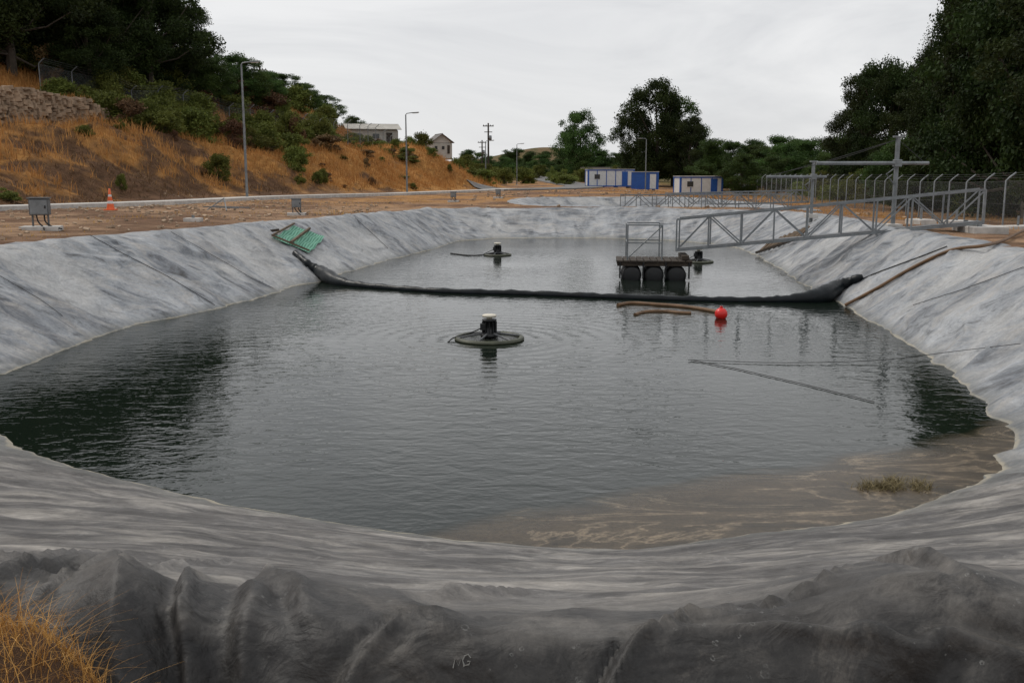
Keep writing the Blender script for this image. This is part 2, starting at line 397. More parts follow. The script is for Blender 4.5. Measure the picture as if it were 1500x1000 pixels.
c=lerp(c,straw,ss(11,14,dd)*.85*ss(.3,.5,n1))
c=lerp(c,olive,ss(150,240,Y)*.85)
c=lerp(c,np.array([.17,.105,.06]),ss(450,600,Y)*.6*ss(.4,.6,n3))
c=lerp(c,olive,.75*ss(24,30,X)*ss(.3,.6,n1))
col=np.concatenate([c,np.ones(X.shape+(1,))],-1)
tm,nt,b=newmat('ground_soil')
vc=N(nt,'ShaderNodeAttribute',attribute_name='zone').outputs['Color'];P=pos(nt)
a=mix(nt,1.0,vc,ramp(nt,noise(nt,P,1.7,8,.72),[(.3,(.5,.5,.5)),(.7,(1.45,1.42,1.38))]),'MULTIPLY')
a=mix(nt,ramp(nt,noise(nt,P,.9,6,.7),[(.55,0),(.70,.65)]),a,(.06,.042,.026))
nt.links.new(a,b.inputs['Base Color']);b.inputs['Roughness'].default_value=.95;b.inputs['Specular IOR Level'].default_value=.1
bump(nt,b,noise(nt,P,5,8,.75),.9,.15)
obj('ground',mkmesh('ground',np.stack([X,Y,Z],-1).reshape(-1,3),gridf(*X.shape),[tm],True,{'zone':('FLOAT_COLOR',col.reshape(-1,4))}))
# ------------------------------------------------------------------ water
def watermat():
    m,nt,b=newmat('pond_water');P=pos(nt)
    sc=N(nt,'ShaderNodeAttribute',attribute_name='scum').outputs['Fac']
    sw=noise(nt,mapping(nt,P,(.42,1.1,1),(0,0,-.45)),.75,7,.60,2.0)
    sw2=noise(nt,mapping(nt,P,(.6,1.2,1),(0,0,-.3)),2.4,6,.7,1.5)
    fine=noise(nt,P,24,6,.8)
    cov=mth(nt,'ADD',sc,mth(nt,'MULTIPLY',mth(nt,'SUBTRACT',sw,.5),.65))
    cov=ramp(nt,cov,[(.34,0),(.66,.78),(.97,.96)])
    sccol=ramp(nt,sw,[(.25,(.028,.023,.016)),(.46,(.064,.050,.034)),(.492,(.17,.135,.095)),(.505,(.068,.053,.036)),(.63,(.058,.046,.032)),(.642,(.14,.115,.082)),(.66,(.056,.045,.031)),(.85,(.030,.026,.019))])
    sccol=mix(nt,1.0,sccol,ramp(nt,sw2,[(.3,(.55,.55,.55)),(.7,(1.45,1.42,1.38))]),'MULTIPLY')
    sccol=mix(nt,1.0,sccol,ramp(nt,fine,[(.3,(.6,.6,.6)),(.7,(1.5,1.5,1.45))]),'MULTIPLY')
    base=mix(nt,cov,(.008,.013,.009),sccol)
    nt.links.new(base,b.inputs['Base Color'])
    nt.links.new(ramp(nt,cov,[(0,(.01,)*3),(1,(.30,)*3)]),b.inputs['Roughness'])
    b.inputs['IOR'].default_value=1.34
    nt.links.new(ramp(nt,cov,[(0,.5),(1,.30)]),b.inputs['Specular IOR Level'])
    patch=ramp(nt,noise(nt,P,.13,3),[(.38,.30),(.62,1.0)])
    w1=noise(nt,mapping(nt,P,(1.0,1.8,1),(0,0,.25)),2.6,3,.5,.6)
    w2=noise(nt,mapping(nt,P,(1.0,1.6,1),(0,0,-.35)),7,2,.5,.3)
    h=mth(nt,'ADD',mth(nt,'MULTIPLY',w1,1.0),mth(nt,'MULTIPLY',w2,.36))
    for (qx,qy,am) in ((717,497,.34),(729,374,.30)):
        c=onplane(qx,qy,0)
        dd_=N(nt,'ShaderNodeVectorMath',operation='DISTANCE');nt.links.new(P,dd_.inputs[0]);dd_.inputs[1].default_value=(c.x,c.y,0)
        dist=mth(nt,'ADD',dd_.outputs['Value'],mth(nt,'MULTIPLY',w1,.30))
        h=mth(nt,'ADD',h,mth(nt,'MULTIPLY',mth(nt,'SINE',mth(nt,'MULTIPLY',dist,18)),ramp(nt,mth(nt,'MULTIPLY',dist,.2),[(.1,am),(.8,0)])))
    h=mth(nt,'MULTIPLY',mth(nt,'MULTIPLY',h,patch),mth(nt,'SUBTRACT',1.05,cov))
    h=mth(nt,'ADD',h,mth(nt,'MULTIPLY',mth(nt,'MULTIPLY',fine,cov),.06))
    bump(nt,b,h,.5,.032)
    return m
WM=watermat()
wx,wy=np.meshgrid(np.arange(-11,12,.1),np.arange(4.6,49,.12))
bnd=np.array([(-1.3,7.9),(-.2,8.5),(.98,9.2),(2.4,10.05),(4.0,10.75),(5.2,11.5),(6.6,12.6)])
yb=np.interp(wx,bnd[:,0],bnd[:,1],left=6.8,right=12.6)
scum=ss(-.5,1.1,(yb-wy)+.7*(fbm(wx*.8,wy*.8,3,61)-.5))
obj('water',mkmesh('water',np.stack([wx,wy,0*wx],-1).reshape(-1,3),gridf(*wx.shape),[WM],True,{'scum':('FLOAT',scum.ravel())}))
wx,wy=np.meshgrid(np.linspace(1,17,20),np.linspace(54,74,20))
obj('water',mkmesh('water2',np.stack([wx,wy,0*wx+.12],-1).reshape(-1,3),gridf(*wx.shape),[WM],True,{'scum':('FLOAT',0*wx.ravel())}))
# ------------------------------------------------------------------ ribbons: kerb walk + road
def ribbon(name,pts,w,h,mat,lift=.03,step=1.0):
    pts=np.array(pts,float);s=np.concatenate([[0],np.cumsum(np.hypot(*np.diff(pts,axis=0).T))])
    q=np.arange(0,s[-1],step);x=np.interp(q,s,pts[:,0]);y=np.interp(q,s,pts[:,1])
    for _ in range(6):
        x[1:-1]=(x[:-2]+x[1:-1]*2+x[2:])/4;y[1:-1]=(y[:-2]+y[1:-1]*2+y[2:])/4
    tx,ty=np.gradient(x),np.gradient(y);L=np.hypot(tx,ty);nx,ny=-ty/L,tx/L
    cols=[]
    offs=[(-w/2,-.6),(-w/2,0)]+[(-w/2+w*k/4,0) for k in (1,2,3)]+[(w/2,0),(w/2,-.6)]
    zc=gz(x,y);zc=np.convolve(np.pad(zc,4,'edge'),np.ones(9)/9,'valid')
    for o,dz in offs:
        X_,Y_=x+nx*o,y+ny*o;zt=np.maximum(gz(X_,Y_),zc) if h<.05 else zc
        cols.append(np.column_stack([X_,Y_,zt+lift+h+dz]))
    V=np.stack(cols,1);return obj(name,mkmesh(name,V.reshape(-1,3),gridf(V.shape[0],V.shape[1])[:,::-1],[M[mat]]))
st=[(x,y) for x,y in STRIP[:6]]
ribbon('concrete_walkway',st,1.5,.13,'conc',.05)
ribbon('road',[(-3,104),(3,110),(8.5,122),(10,138),(9,155),(6.5,190),(3,250),(-5,330)],5,.0,'asphalt',.12,step=2)
# ------------------------------------------------------------------ vegetation
def blades(P,H,wd,bend,segs,seed,tint=None):
    r=np.random.RandomState(seed);n=len(P);th=r.rand(n)*6.283;bd=r.rand(n)*6.283
    b=bend*(.3+r.rand(n));V=np.zeros((n,segs+1,2,3))
    for k in range(segs+1):
        t=k/segs;off=b*H*t*t
        cx=P[:,0]+np.cos(bd)*off;cy=P[:,1]+np.sin(bd)*off;cz=P[:,2]+H*(t-.35*b*t*t)
        w=wd*(1-t*.85)/2
        for j,sg in ((0,-1),(1,1)):
            V[:,k,j,0]=cx+sg*np.cos(th)*w;V[:,k,j,1]=cy+sg*np.sin(th)*w;V[:,k,j,2]=cz
    base=(np.arange(n)*(segs+1)*2)[:,None,None]
    k=np.arange(segs)[None,:,None]*2
    f=(base+k+np.array([0,1,3,2])[None,None,:]).reshape(-1,4)
    if tint is None: tint=r.rand(n)
    T=np.repeat(tint,(segs+1)*2)
    return V.reshape(-1,3),f,T
def scatter_grass(name,n,xr,yr,cond,h,w,mat,seed,bend=.4,segs=2):
    r=np.random.RandomState(seed);x=r.uniform(*xr,n);y=r.uniform(*yr,n)
    p=cond(x,y);k=r.rand(n)<p;x,y=x[k],y[k]
    z=gz(x,y)-.03;hh=h*(.4+.9*r.rand(len(x)))*(.4+1.2*fbm(x*.3,y*.3,2,seed))
    tint=np.clip(.6*fbm(x*.4,y*.4,3,seed+1)*1.2+.4*r.rand(len(x)),0,1)
    v,f,T=blades(np.column_stack([x,y,z]),hh,w,bend,segs,seed,tint)
    obj(name,mkmesh(name,v,f,[M[mat]],False,{'tint':('FLOAT',T)}))
def strawc(x,y): return fbm(x*.25,y*.25,5,51)*.55+.45*fbm(x*1.3,y*1.3,4,52)+.20*ss(52,80,y)-.04
scatter_grass('dry_grass',330000,(-70,4),(30,150),lambda x,y:ss(2.5,5,dstrip(x,y))*(1-ss(45,60,dstrip(x,y)))*np.clip(ss(.46,.62,strawc(x,y))+ss(11,14,dstrip(x,y))*.7,0,1),.6,.05,'straw',101)
scatter_grass('dry_brush',150000,(-60,0),(28,120),lambda x,y:ss(1.8,4,dstrip(x,y))*(1-ss(12,16,dstrip(x,y)))*ss(.58,.46,strawc(x,y)),.38,.045,'brush',102,1.2)
scatter_grass('dry_grass',30000,(9,30),(14,120),lambda x,y:ss(.48,.60,fbm(x*.3,y*.3,4,77)+.12*ss(12,22,x))*(signed_in(x,y,C1[::8])<-1.0)*(signed_in(x,y,C2[::8])<-1.0),.16,.03,'straw',103)
scatter_grass('dry_grass',16000,(-22,-5),(14,100),lambda x,y:ss(.52,.62,fbm(x*.4,y*.4,4,78))*(signed_in(x,y,C1[::8])<-1.0)*(np.abs(dstrip(x,y))>1.2)*.8,.12,.03,'straw',104)
r=np.random.RandomState(5);n=6500
gx=-2.1+1.35*r.rand(n);gy=2.35+.60*r.rand(n)
gzv=gz(gx,gy)-.01
k=gzv>1.15;gx,gy,gzv=gx[k],gy[k],gzv[k];n=len(gx)
v,f,T=blades(np.column_stack([gx,gy,gzv]),.03+.17*r.rand(n)**2.8,.0030,1.2,6,6)
obj('dry_grass',mkmesh('fg_grass',v,f,[M['straw']],False,{'tint':('FLOAT',T)}))

def leaf_quads(P,sz,r,tint):
    n=len(P);d=r.normal(size=(n,3));d/=np.linalg.norm(d,axis=1)[:,None]
    e=r.normal(size=(n,3));e-=d*(d*e).sum(1)[:,None];e/=np.linalg.norm(e,axis=1)[:,None]
    s=(sz*(.6+.8*r.rand(n)))[:,None]
    V=np.stack([P-d*s*.7,P+e*s*.38,P+d*s*.7,P-e*s*.38],1)
    f=np.arange(n*4).reshape(n,4);return V.reshape(-1,3),f,np.repeat(tint,4)
def make_tree(name,kind,seed,H,Wd,nl,ls,mat,nc=46,lo_=None):
    r=np.random.RandomState(seed);cs=[];rs=[]
    while len(cs)<nc:
        t=r.rand();th=r.rand()*6.283
        if kind=='round': lo=.20;prof=math.sqrt(max(0,1-((t-.45)/.58)**2));q=r.rand()**.45
        elif kind=='poplar': lo=.08;prof=min(1,t*6)*(1-t)**.55*1.15;q=r.rand()**.6
        elif kind=='euc': lo=.22;prof=(.55+.45*math.sin(t*9+seed))*math.sqrt(max(0,1-((t-.45)/.6)**2))*1.1;q=r.rand()**.4
        else: lo=.05;prof=math.sqrt(max(0,1-(t*.98)**2));q=r.rand()**.5
        if lo_ is not None: lo=lo_
        rad=Wd/2*prof*q*.86
        asym=1+.28*math.sin(th*2+seed)+.15*math.sin(th*3+seed*2)
        z=H*(lo+(1-lo)*t*.94)
        cs.append((rad*asym*math.cos(th),rad*asym*math.sin(th),z))
        rs.append((Wd*.095 if kind!='poplar' else Wd*.22)*(.5+.9*r.rand())*(1.0 if kind!='bush' else 1.5))
    cs=np.array(cs);rs=np.array(rs);ct=r.rand(nc)
    w=rs**2;k=r.choice(nc,nl,p=w/w.sum())
    d=r.normal(size=(nl,3));d/=np.linalg.norm(d,axis=1)[:,None]
    rr=rs[k]*r.rand(nl)**.42*(1+.30*r.normal(size=nl)*.6)
    P=cs[k]+d*rr[:,None]*np.array([1.1,1.1,.78])
    P[:,2]=np.maximum(P[:,2],.05)
    tint=np.clip(.55*ct[k]+.45*r.rand(nl),0,1)
    v,f,T=leaf_quads(P,ls,r,tint)
    mb=MB()
    if kind!='bush':
        tr=H*.018+.05;top=H*(.75 if kind!='poplar' else .95)
        tp=[Vector((.25*math.sin(seed+k_*.9)*k_/5*H*.05,.2*math.cos(seed*1.7+k_)*k_/5*H*.05,top*k_/7)) for k_ in range(8)]
        mb.path([Vector((0,0,-.6))]+tp,[tr*1.5]+[tr*(1.25-k_*.145) for k_ in range(8)],7,0)
        for q in r.choice(nc,min(nc,26),replace=False):
            c_=Vector(cs[q]);j=min(6,max(1,int(c_.z/top*7*.6)));p=tp[j];mid=p.lerp(c_,.5)+Vector((0,0,-.04*H))
            mb.path([p,mid,c_],[tr*.35,tr*.2,tr*.08],5,0,False)
    else:
        for q in range(8):
            c_=Vector(cs[q]);mb.path([Vector((0,0,-.1)),c_*.5,c_],[.04,.03,.01],5,0,False)
    nv=len(mb.v);bf=[q for q in mb.f if len(q)==4]
    V=np.concatenate([np.array([tuple(p) for p in mb.v]),v]);F=np.concatenate([np.array(bf),f+nv])
    mi=np.concatenate([np.zeros(len(bf)),np.ones(len(f))])
    return mkmesh(name,V,F,[M['bark'],M[mat]],False,{'tint':('FLOAT',np.concatenate([np.zeros(nv),T]))},mi)
TR=[make_tree('oak_a','round',1,14,11,48000,.16,'leaf',100,.06),make_tree('oak_b','round',2,14,11,48000,.16,'leaf',100,.08),make_tree('oak_c','euc',3,15,10,42000,.16,'leaf',100,.10)]
TE=[make_tree('euc_a','euc',11,16,12,30000,.20,'leaf2',80,.12),make_tree('euc_b','round',12,14,12,32000,.20,'leaf2',95,.10),make_tree('euc_c','round',17,16,12,34000,.20,'leaf',110,.14)]
TP=[make_tree('poplar_a','poplar',21,20,5,26000,.17,'leaf',70),make_tree('poplar_b','poplar',22,20,5.6,26000,.17,'leaf',70)]
BU=[make_tree('bush_%d'%k,'bush',31+k,2.2,3.2,5200,.11,'leaf3' if k<3 else 'brush',20) for k in range(4)]
def tree(name,me,px,dist,h,w,H0,W0,rz=0,dz=0):
    x,y=pol(px,dist);s=h/H0;q=w/W0
    obj(name,me,(x,y,zz(x,y)-.15+dz),rz,(q,q,s))
for px,d,h,w,k in [(-60,70,15,12,0),(40,74,14,11,1),(110,80,13.5,10,0),(175,82,12,9,1),(236,86,13,10,1),(-130,76,16,13,1),(-20,90,17,13,1),(80,100,16,12,0),(200,104,14,11,0),(-190,68,16,14,1),(285,104,8,7,0),(140,92,13,10,1),(15,84,14,11,2),(70,78,9,8,0),(200,86,9,8,0),(268,90,9,7,0),(150,78,8,7,1),(0,76,9,8,0)]:
    tree('oak_tree',TR[k],px,d,h,w,(14,14,15)[k],(11,11,10)[k],random.random()*6)
for px,d,h,w,k in [(1500,56,19,12,0),(1560,60,20,13,1),(1460,70,15,10,2),(1475,62,17,9,0),(1345,84,12.5,8,2),(1292,92,13,8,0),(1262,96,12.5,7,1),(1240,104,9.5,7,0),(1322,90,12.5,7,1),(1540,48,15,9,2),(1640,56,18,12,1),(1410,80,13,8,0)]:
    tree('eucalyptus_tree',TR[k],px,d,h,w,(14,14,15)[k],(11,11,10)[k],random.random()*6)
for px,d,h,w,k in [(1388,72,19.5,4.0,0),(1414,70,21,4.6,1),(1366,76,15,3.4,0),(1475,70,22,5,1),(1440,66,19,4,0),(1345,80,13.5,3,1)]:
    tree('poplar_tree',TP[k],px,d,h,w,20,5,random.random()*6)
for px,d,h,w,k in [(958,170,18.0,12.5,2),(1006,164,11.5,8.5,2),(930,176,13,9,2),(982,172,15.5,10,1),(848,198,13.5,10.5,1),(1022,180,9,7,0),(832,205,10,7,0)]:
    tree('eucalyptus_tree',TE[k],px,d,h,w,(16,14,16)[k],12,random.random()*6)
random.seed(11)
for k in range(34):
    px=1040+ (k/34)*330+random.uniform(-10,10);d=random.uniform(112,175);h=random.uniform(4.5,7.5)*(d/140)
    tree('tree',TE[k%2],px,d,h,h*1.25,(16,14)[k%2],12,random.random()*6)
for k in range(16):
    px=1290+k*16;d=random.uniform(66,84);h=random.uniform(4,6.5)
    tree('tree',TE[k%2],px,d,h,h*1.1,(16,14)[k%2],12,random.random()*6)
for k in range(34):
    px=690+k*11+random.uniform(-8,8);d=random.uniform(190,300);h=random.uniform(3.5,6.5)
    tree('tree',TE[k%2],px,d,h,h*1.3,(16,14)[k%2],12,random.random()*6)
for px,d,h,w in [(350,98,5.0,6),(372,100,5.0,5),(520,150,5.5,6),(300,92,5,6),(325,94,4.5,5),(400,104,3.6,5),(425,110,3.6,5),(455,118,3.6,5),(480,130,4,5),(530,155,5.5,5),(545,160,5,5)]:
    tree('tree',TE[1],px,d,h,w,14,12,random.random()*6)
def bushd(y,d,h,w,k=None):
    x=float(sx_at(y))-d/.95;k=random.randrange(3) if k is None else k
    px=750+1458*x/y
    if y>88 and d>7 and (500<px<600 or 622<px<668): h*=.45;w*=.7
    obj('bush',BU[k],(x,y,zz(x,y)-.1),random.random()*6,(w/3.2,w/3.2,h/2.2))
def bush(px,d,h,w,k=None):
    x,y=pol(px,d);k=random.randrange(3) if k is None else k
    obj('bush',BU[k],(x,y,zz(x,y)-.08),random.random()*6,(w/3.2,w/3.2,h/2.2))
random.seed(21)
for k in range(100):
    y=random.uniform(68,140);bushd(y,random.uniform(8.5,19),random.uniform(1.2,3.0),random.uniform(2,4.4),random.choice([0,1,2,0,1,2,3]))
for k in range(40):
    y=random.uniform(76,112);bushd(y,random.uniform(17,27),random.uniform(1.6,3.2),random.uniform(3,5),random.choice([0,1,2,2,3]))
for k in range(34):
    y=random.uniform(40,110);bushd(y,random.uniform(3,10),random.uniform(.3,1.1),random.uniform(.6,1.8),random.choice([3,3,0,1]))
for k in range(14):
    y=random.uniform(105,140);bushd(y,random.uniform(4,10),random.uniform(1.2,2.4),random.uniform(2,3.5))
for px,d,h,w in [(740,150,2.6,4),(725,155,2.5,4),(765,160,2.6,4),(440,76,1.9,2.6),(325,66,1.7,2.4)]: bush(px,d,h,w)
for k in range(18):
    px=random.uniform(700,900);d=random.uniform(150,215);bush(px,d,random.uniform(1.5,3),random.uniform(2.5,5))
for k in range(26):
    y_=38+k*3.2;x_=24+y_*.06+random.uniform(1,3.5);obj('bush',BU[k%3],(x_,y_,zz(x_,y_)-.1),k,(1.1,1.1,random.uniform(.6,1.3)))
c=onplane(1305,712,0);r=np.random.RandomState(9);n=1000
cl_=r.normal(size=(9,2))*np.array([.16,.10]);ci=r.randint(0,9,n)
P_=np.column_stack([c.x+cl_[ci,0]+.06*r.normal(size=n),c.y+cl_[ci,1]+.05*r.normal(size=n),np.full(n,-.01)])
v,f,T=blades(P_,.03+.10*r.rand(n),.008,1.6,3,12)
obj('dead_plant_clump',mkmesh('dead_plant_clump',v,f,[M['reed']],False,{'tint':('FLOAT',T)}))
# ------------------------------------------------------------------ stone wall
random.seed(3);mb=MB()
ys_=np.arange(44,71,.40)
for y in ys_:
    xw=float(sx_at(y))-14.0/.95
    hgt=2.7*(1-.40*ss(62,71,y))+random.uniform(-.15,.15)
    zb=zz(xw+.9,y)-.25;z=zb
    while z<zb+hgt:
        sz=(random.uniform(.35,.55),random.uniform(.25,.50),random.uniform(.12,.26))
        mb.box((xw+random.uniform(-.10,.12),y+random.uniform(-.1,.1),z+sz[2]/2),sz,0,random.uniform(-.4,.4)+.17,random.uniform(-.15,.15),random.uniform(-.15,.15));z+=sz[2]*.9
mb.build('stone_wall',['stone'])
# ------------------------------------------------------------------ floating boom
def crv(pts,n=12):
    P=np.array([tuple(p) for p in pts]);P=np.vstack([2*P[0]-P[1],P,2*P[-1]-P[-2]]);o=[]
    for i in range(1,len(P)-2):
        for t in np.linspace(0,1,n,endpoint=False):
            a,b_,c_,d_=P[i-1:i+3];o.append(.5*((2*b_)+(-a+c_)*t+(2*a-5*b_+4*c_-d_)*t*t+(-a+3*b_-3*c_+d_)*t**3))
    o.append(P[-2]);return [Vector(q) for q in o]
mb=MB()
bp=[hit(430,372,.06),hit(446,388,.10),hit(466,404,.14),onplane(500,414,.06),onplane(560,421,.03),onplane(650,427,.03),onplane(760,430,.03),onplane(870,434,.03),onplane(980,438,.03),onplane(1080,440,.03),onplane(1150,439,.05),onplane(1200,434,.12),hit(1235,424,.13),hit(1266,408,.07)]
pp=crv(bp,10);K=len(pp)
rr=[]
for i in range(K):
    t=i/(K-1)
    rr.append(.085+.12*math.exp(-((t-.19)/.06)**2)+.13*math.exp(-((t-.86)/.07)**2)+.012*math.sin(i*1.3)+.01*math.sin(i*2.9))
rr[0]=.05;rr[-1]=.05
mb.path(pp,rr,12,0)
mb.path([p+Vector((.02*math.sin(i),.12+.04*math.sin(i*.7),-.01)) for i,p in enumerate(pp[14:-14])],.05,8,0)
mb.build('floating_boom',['fabric'])
g=[hit(398,352,.05),hit(430,334,.05),hit(475,350,.05),hit(452,374,.05)]
mb=MB();V=[];F=[];nn=14
for i in range(nn+1):
    for j in range(nn+1):
        s,t=i/nn,j/nn;p=g[0].lerp(g[1],s).lerp(g[3].lerp(g[2],s),t);V.append(p+Vector((0,0,.03*math.sin(i*1.1)*math.cos(j*.9)+.03)))
for i in range(nn):
    for j in range(nn): F.append([i*(nn+1)+j,(i+1)*(nn+1)+j,(i+1)*(nn+1)+j+1,i*(nn+1)+j+1])
mb.add(V,F,0,True)
for a_,b_ in ((0,1),(0,3)): mb.path([g[a_]+Vector((0,0,.1)),g[b_]+Vector((0,0,.1))],.035,4,1)
mb.path([g[0].lerp(g[3],.5)+Vector((0,0,.12)),g[1].lerp(g[2],.5)+Vector((0,0,.12))],.045,4,1)
mb.path([g[0]+Vector((-.5,.5,.15)),g[0].lerp(g[1],.3)+Vector((0,0,.15))],.05,4,2)
gm,nt,b=newmat('green_net');tc=pos(nt)
wv=N(nt,'ShaderNodeTexWave');wv.inputs['Scale'].default_value=5;wv.inputs['Distortion'].default_value=1;nt.links.new(tc,wv.inputs['Vector'])
nt.links.new(ramp(nt,wv.outputs['Fac'],[(.3,(.07,.22,.15)),(.7,(.18,.42,.30))]),b.inputs['Base Color']);b.inputs['Roughness'].default_value=.8
mb.build('green_netting_frame',[gm,'wood','woodd'])
# ------------------------------------------------------------------ aerators
def aerator(px,py,R_):
    c=onplane(px,py,0);mb=MB()
    prof=[(R_-.05+.05*math.cos(a),.02+.045*math.sin(a)) for a in np.linspace(0,2*math.pi,11)]
    mb.lathe((0,0,0),prof,48,2)
    mb.lathe((0,0,0),[(.12,.03),(R_-.35,.02),(R_-.1,.012)],36,4)
    for k in range(6):
        a=k*math.pi/3+.2;mb.path([(.1*math.cos(a),.1*math.sin(a),.12),((R_-.05)*math.cos(a),(R_-.05)*math.sin(a),.05)],.018,6,1)
    mb.lathe((0,0,0),[(.0,.05),(.16,.05),(.16,.10),(.11,.12),(.11,.34),(.13,.34),(.13,.37),(.0,.37)],20,0)
    for k in range(12):
        a=k*math.pi/6;mb.box((.12*math.cos(a),.12*math.sin(a),.23),(.03,.012,.2),0,a)
    mb.box((-.12,-.04,.24),(.09,.12,.12),0)
    mb.lathe((0,0,0),[(.0,.37),(.05,.37),(.05,.41),(.125,.41),(.13,.445),(.11,.455),(.0,.46)],20,3)
    mb.path(crv([(-.12,0,.22),(-.3,-.02,.14),(-R_,-.1,.05),(-R_-.1,-.3,.0)],6),.012,6,0)
    return mb.build('floating_aerator',['black','steeld','mud','cream','net'],c)
aerator(717,497,.63);aerator(729,374,.5);aerator(1023,384,.5)
c=onplane(1056,466,0);mb=MB()
mb.lathe((0,0,.09),[(.13*math.sin(a)+.0,-.13*math.cos(a)) for a in np.linspace(0.01,math.pi-.15,16)]+[(.03,.13),(.03,.16),(.0,.165)],28,0)
mb.path([(.0,.02,.25),(0,.04,.275),(0,0,.285),(0,-.03,.25)],.008,6,1)
mb.build('red_buoy',['red','rope'],c)
def tube(name,pts,r,mat,n=8,sub=8):
    mb=MB();mb.path(crv(pts,sub),r,n,0);return mb.build(name,[mat])
tube('floating_hose',[onplane(x,y,.02) for x,y in ((905,447),(925,444),(960,446),(1000,449),(1030,453),(1052,457))],.045,'hose')
tube('floating_hose',[onplane(x,y,.01) for x,y in ((930,461),(945,457),(970,456),(995,458),(1012,459))],.04,'hose')
tube('brown_hose',[hit(x,y,.04) for x,y in ((1238,449),(1262,437),(1290,422),(1320,404),(1350,388),(1385,372),(1408,366))]+[onplane(1440,360,1.50),onplane(1470,352,1.50),onplane(1490,342,1.48),onplane(1520,330,1.40)],.036,'hose')
def ropes(name,px,r=.012,off=.015,mat='rope',water=False,k=10):
    pts=[]
    for i in range(len(px)-1):
        for t in np.linspace(0,1,k,endpoint=False):
            x=px[i][0]*(1-t)+px[i+1][0]*t;y=px[i][1]*(1-t)+px[i+1][1]*t
            pts.append(onplane(x,y,.012) if water else hit(x,y,off))
    mb=MB();mb.path(pts,r,5,0);mb.build(name,[mat])
ropes('rope',[(128,343),(180,372),(245,405),(322,452)],.007)
ropes('rope',[(250,340),(330,385),(372,410),(405,425)],.005)
ropes('rope',[(0,405),(60,440),(95,466)],.005)
ropes('rope',[(520,320),(548,345),(570,366)],.007)
ropes('chain',[(1222,426),(1290,398),(1345,378),(1392,360)],.014)
ropes('rope',[(1500,392),(1410,425),(1330,450)],.006)
ropes('mooring_rope',[(1012,527),(1080,540),(1180,563),(1292,591)],.006,water=True)
tube('mooring_rope',[onplane(1008,527,.02),onplane(1150,531,.02),onplane(1290,527,.05),hit(1400,518,.05),hit(1499,512,.1)],.005,'rope',5)
tube('mooring_rope',[onplane(660,371,.02),onplane(690,374,.02),onplane(724,372,.03)],.02,'rope',5)
def stroke(mb,pts):
    q=[hit(x,y,.003) for x,y in pts];mb.path(q,.0020,4,0)
mb=MB()
stroke(mb,[(664,978),(667,964),(672,974),(677,962),(680,976)]);stroke(mb,[(690,963),(686,958),(681,960),(678,967),(681,974),(687,973),(689,968),(685,968)])
mb.build('chalk_writing',['chalk'])
# ------------------------------------------------------------------ service raft
mb=MB()
for x in (-.62,0,.62):
    V=[];prof=[(-.0,-.62),(.20,-.62),(.255,-.60),(.27,-.57),(.265,-.2),(.285,-.19),(.265,-.17),(.265,.17),(.285,.19),(.265,.2),(.27,.57),(.2,.62),(0,.62)]
    n=20;F=[]
    for rr_,yy in prof:
        for k in range(n): V.append((x+rr_*math.cos(2*math.pi*k/n),yy,.12+rr_*math.sin(2*math.pi*k/n)))
    for i in range(len(prof)-1):
        for k in range(n): F.append([i*n+k,i*n+(k+1)%n,(i+1)*n+(k+1)%n,(i+1)*n+k])
    mb.add(V,F,0,True)
for y in (-.6,0,.6): mb.box((0,y,.44),(2.05,.12,.1),1)
for k in range(11): mb.box((-.95+k*.19,0,.52),(.165,1.4,.045),1)
for x in (-.31,.31,-.95,.95): mb.path([(x,-.68,.5),(x,-.68,.05)],.025,6,0)
def rail(mb,pts,z0,z1,m=3,mid=True):
    for i,p in enumerate(pts):
        mb.path([(p[0],p[1],z0),(p[0],p[1],z1)],.022,6,m)
        if i: 
            q=pts[i-1];mb.path([(q[0],q[1],z1),(p[0],p[1],z1)],.022,6,m)
            if mid: mb.path([(q[0],q[1],(z0+z1)/2),(p[0],p[1],(z0+z1)/2)],.018,6,m)
rail(mb,[(.2,-.6),(-.75,-.6),(-.75,.6),(.2,.6)],.54,1.52)
mb.path([(-.75,-.6,.6),(.2,-.6,1.5)],.018,6,3)
mb.box((.85,.0,.62),(.2,1.2,.12),1)
mb.build('service_raft',['black','woodd','wood','steel'],(4.0,28.2,0),-.08)
# ------------------------------------------------------------------ catwalk trusses
def truss(name,p0,p1,w,h,n,r=.032,mat='steel'):
    p0,p1=Vector(p0),Vector(p1);t=(p1-p0);tx=t.normalized();side=tx.cross(Vector((0,0,1))).normalized()
    mb=MB();up=Vector((0,0,1))
    for s in (-w/2,w/2):
        o=side*s;mb.path([p0+o,p1+o],r*1.35,4,0);mb.path([p0+o+up*h,p1+o+up*h],r*1.25,4,0)
        for k in range(n+1):
            a=p0+t*(k/n)+o;mb.path([a,a+up*h],r*.85,4,0)
            if k<n:
                b_=p0+t*((k+1)/n)+o
                if k%2: mb.path([a+up*h,b_],r*.75,4,0)
                else: mb.path([a,b_+up*h],r*.75,4,0)
    for k in range(n+1):
        a=p0+t*(k/n);mb.path([a-side*w/2,a+side*w/2],r*.8,4,0)
    a=p0+up*.03;mb.path([a,p1+up*.03],w*.38,4,1,flat=.05)
    return mb.build(name,[mat,'steeld'])
truss('catwalk_truss',(4.7,28.3,.80),(12.3,26.3,1.66),.85,.86,9)
truss('catwalk_truss',(5.9,53.5,.98),(13.8,49.9,1.10),.8,.75,10)
truss('catwalk_truss',(9.0,58,1.0),(17.5,60.0,1.15),.8,.7,10)
mb=MB();zg=zz(12.2,26.3)
for s in (-.4,.4): mb.path([(12.1,26.3+s,zg-.2),(12.1,26.3+s,1.7)],.06,6,0)
mb.box((12.3,26.3,zg+.05),(.9,1.3,.25),1);mb.build('catwalk_footing',['steel','conc'])
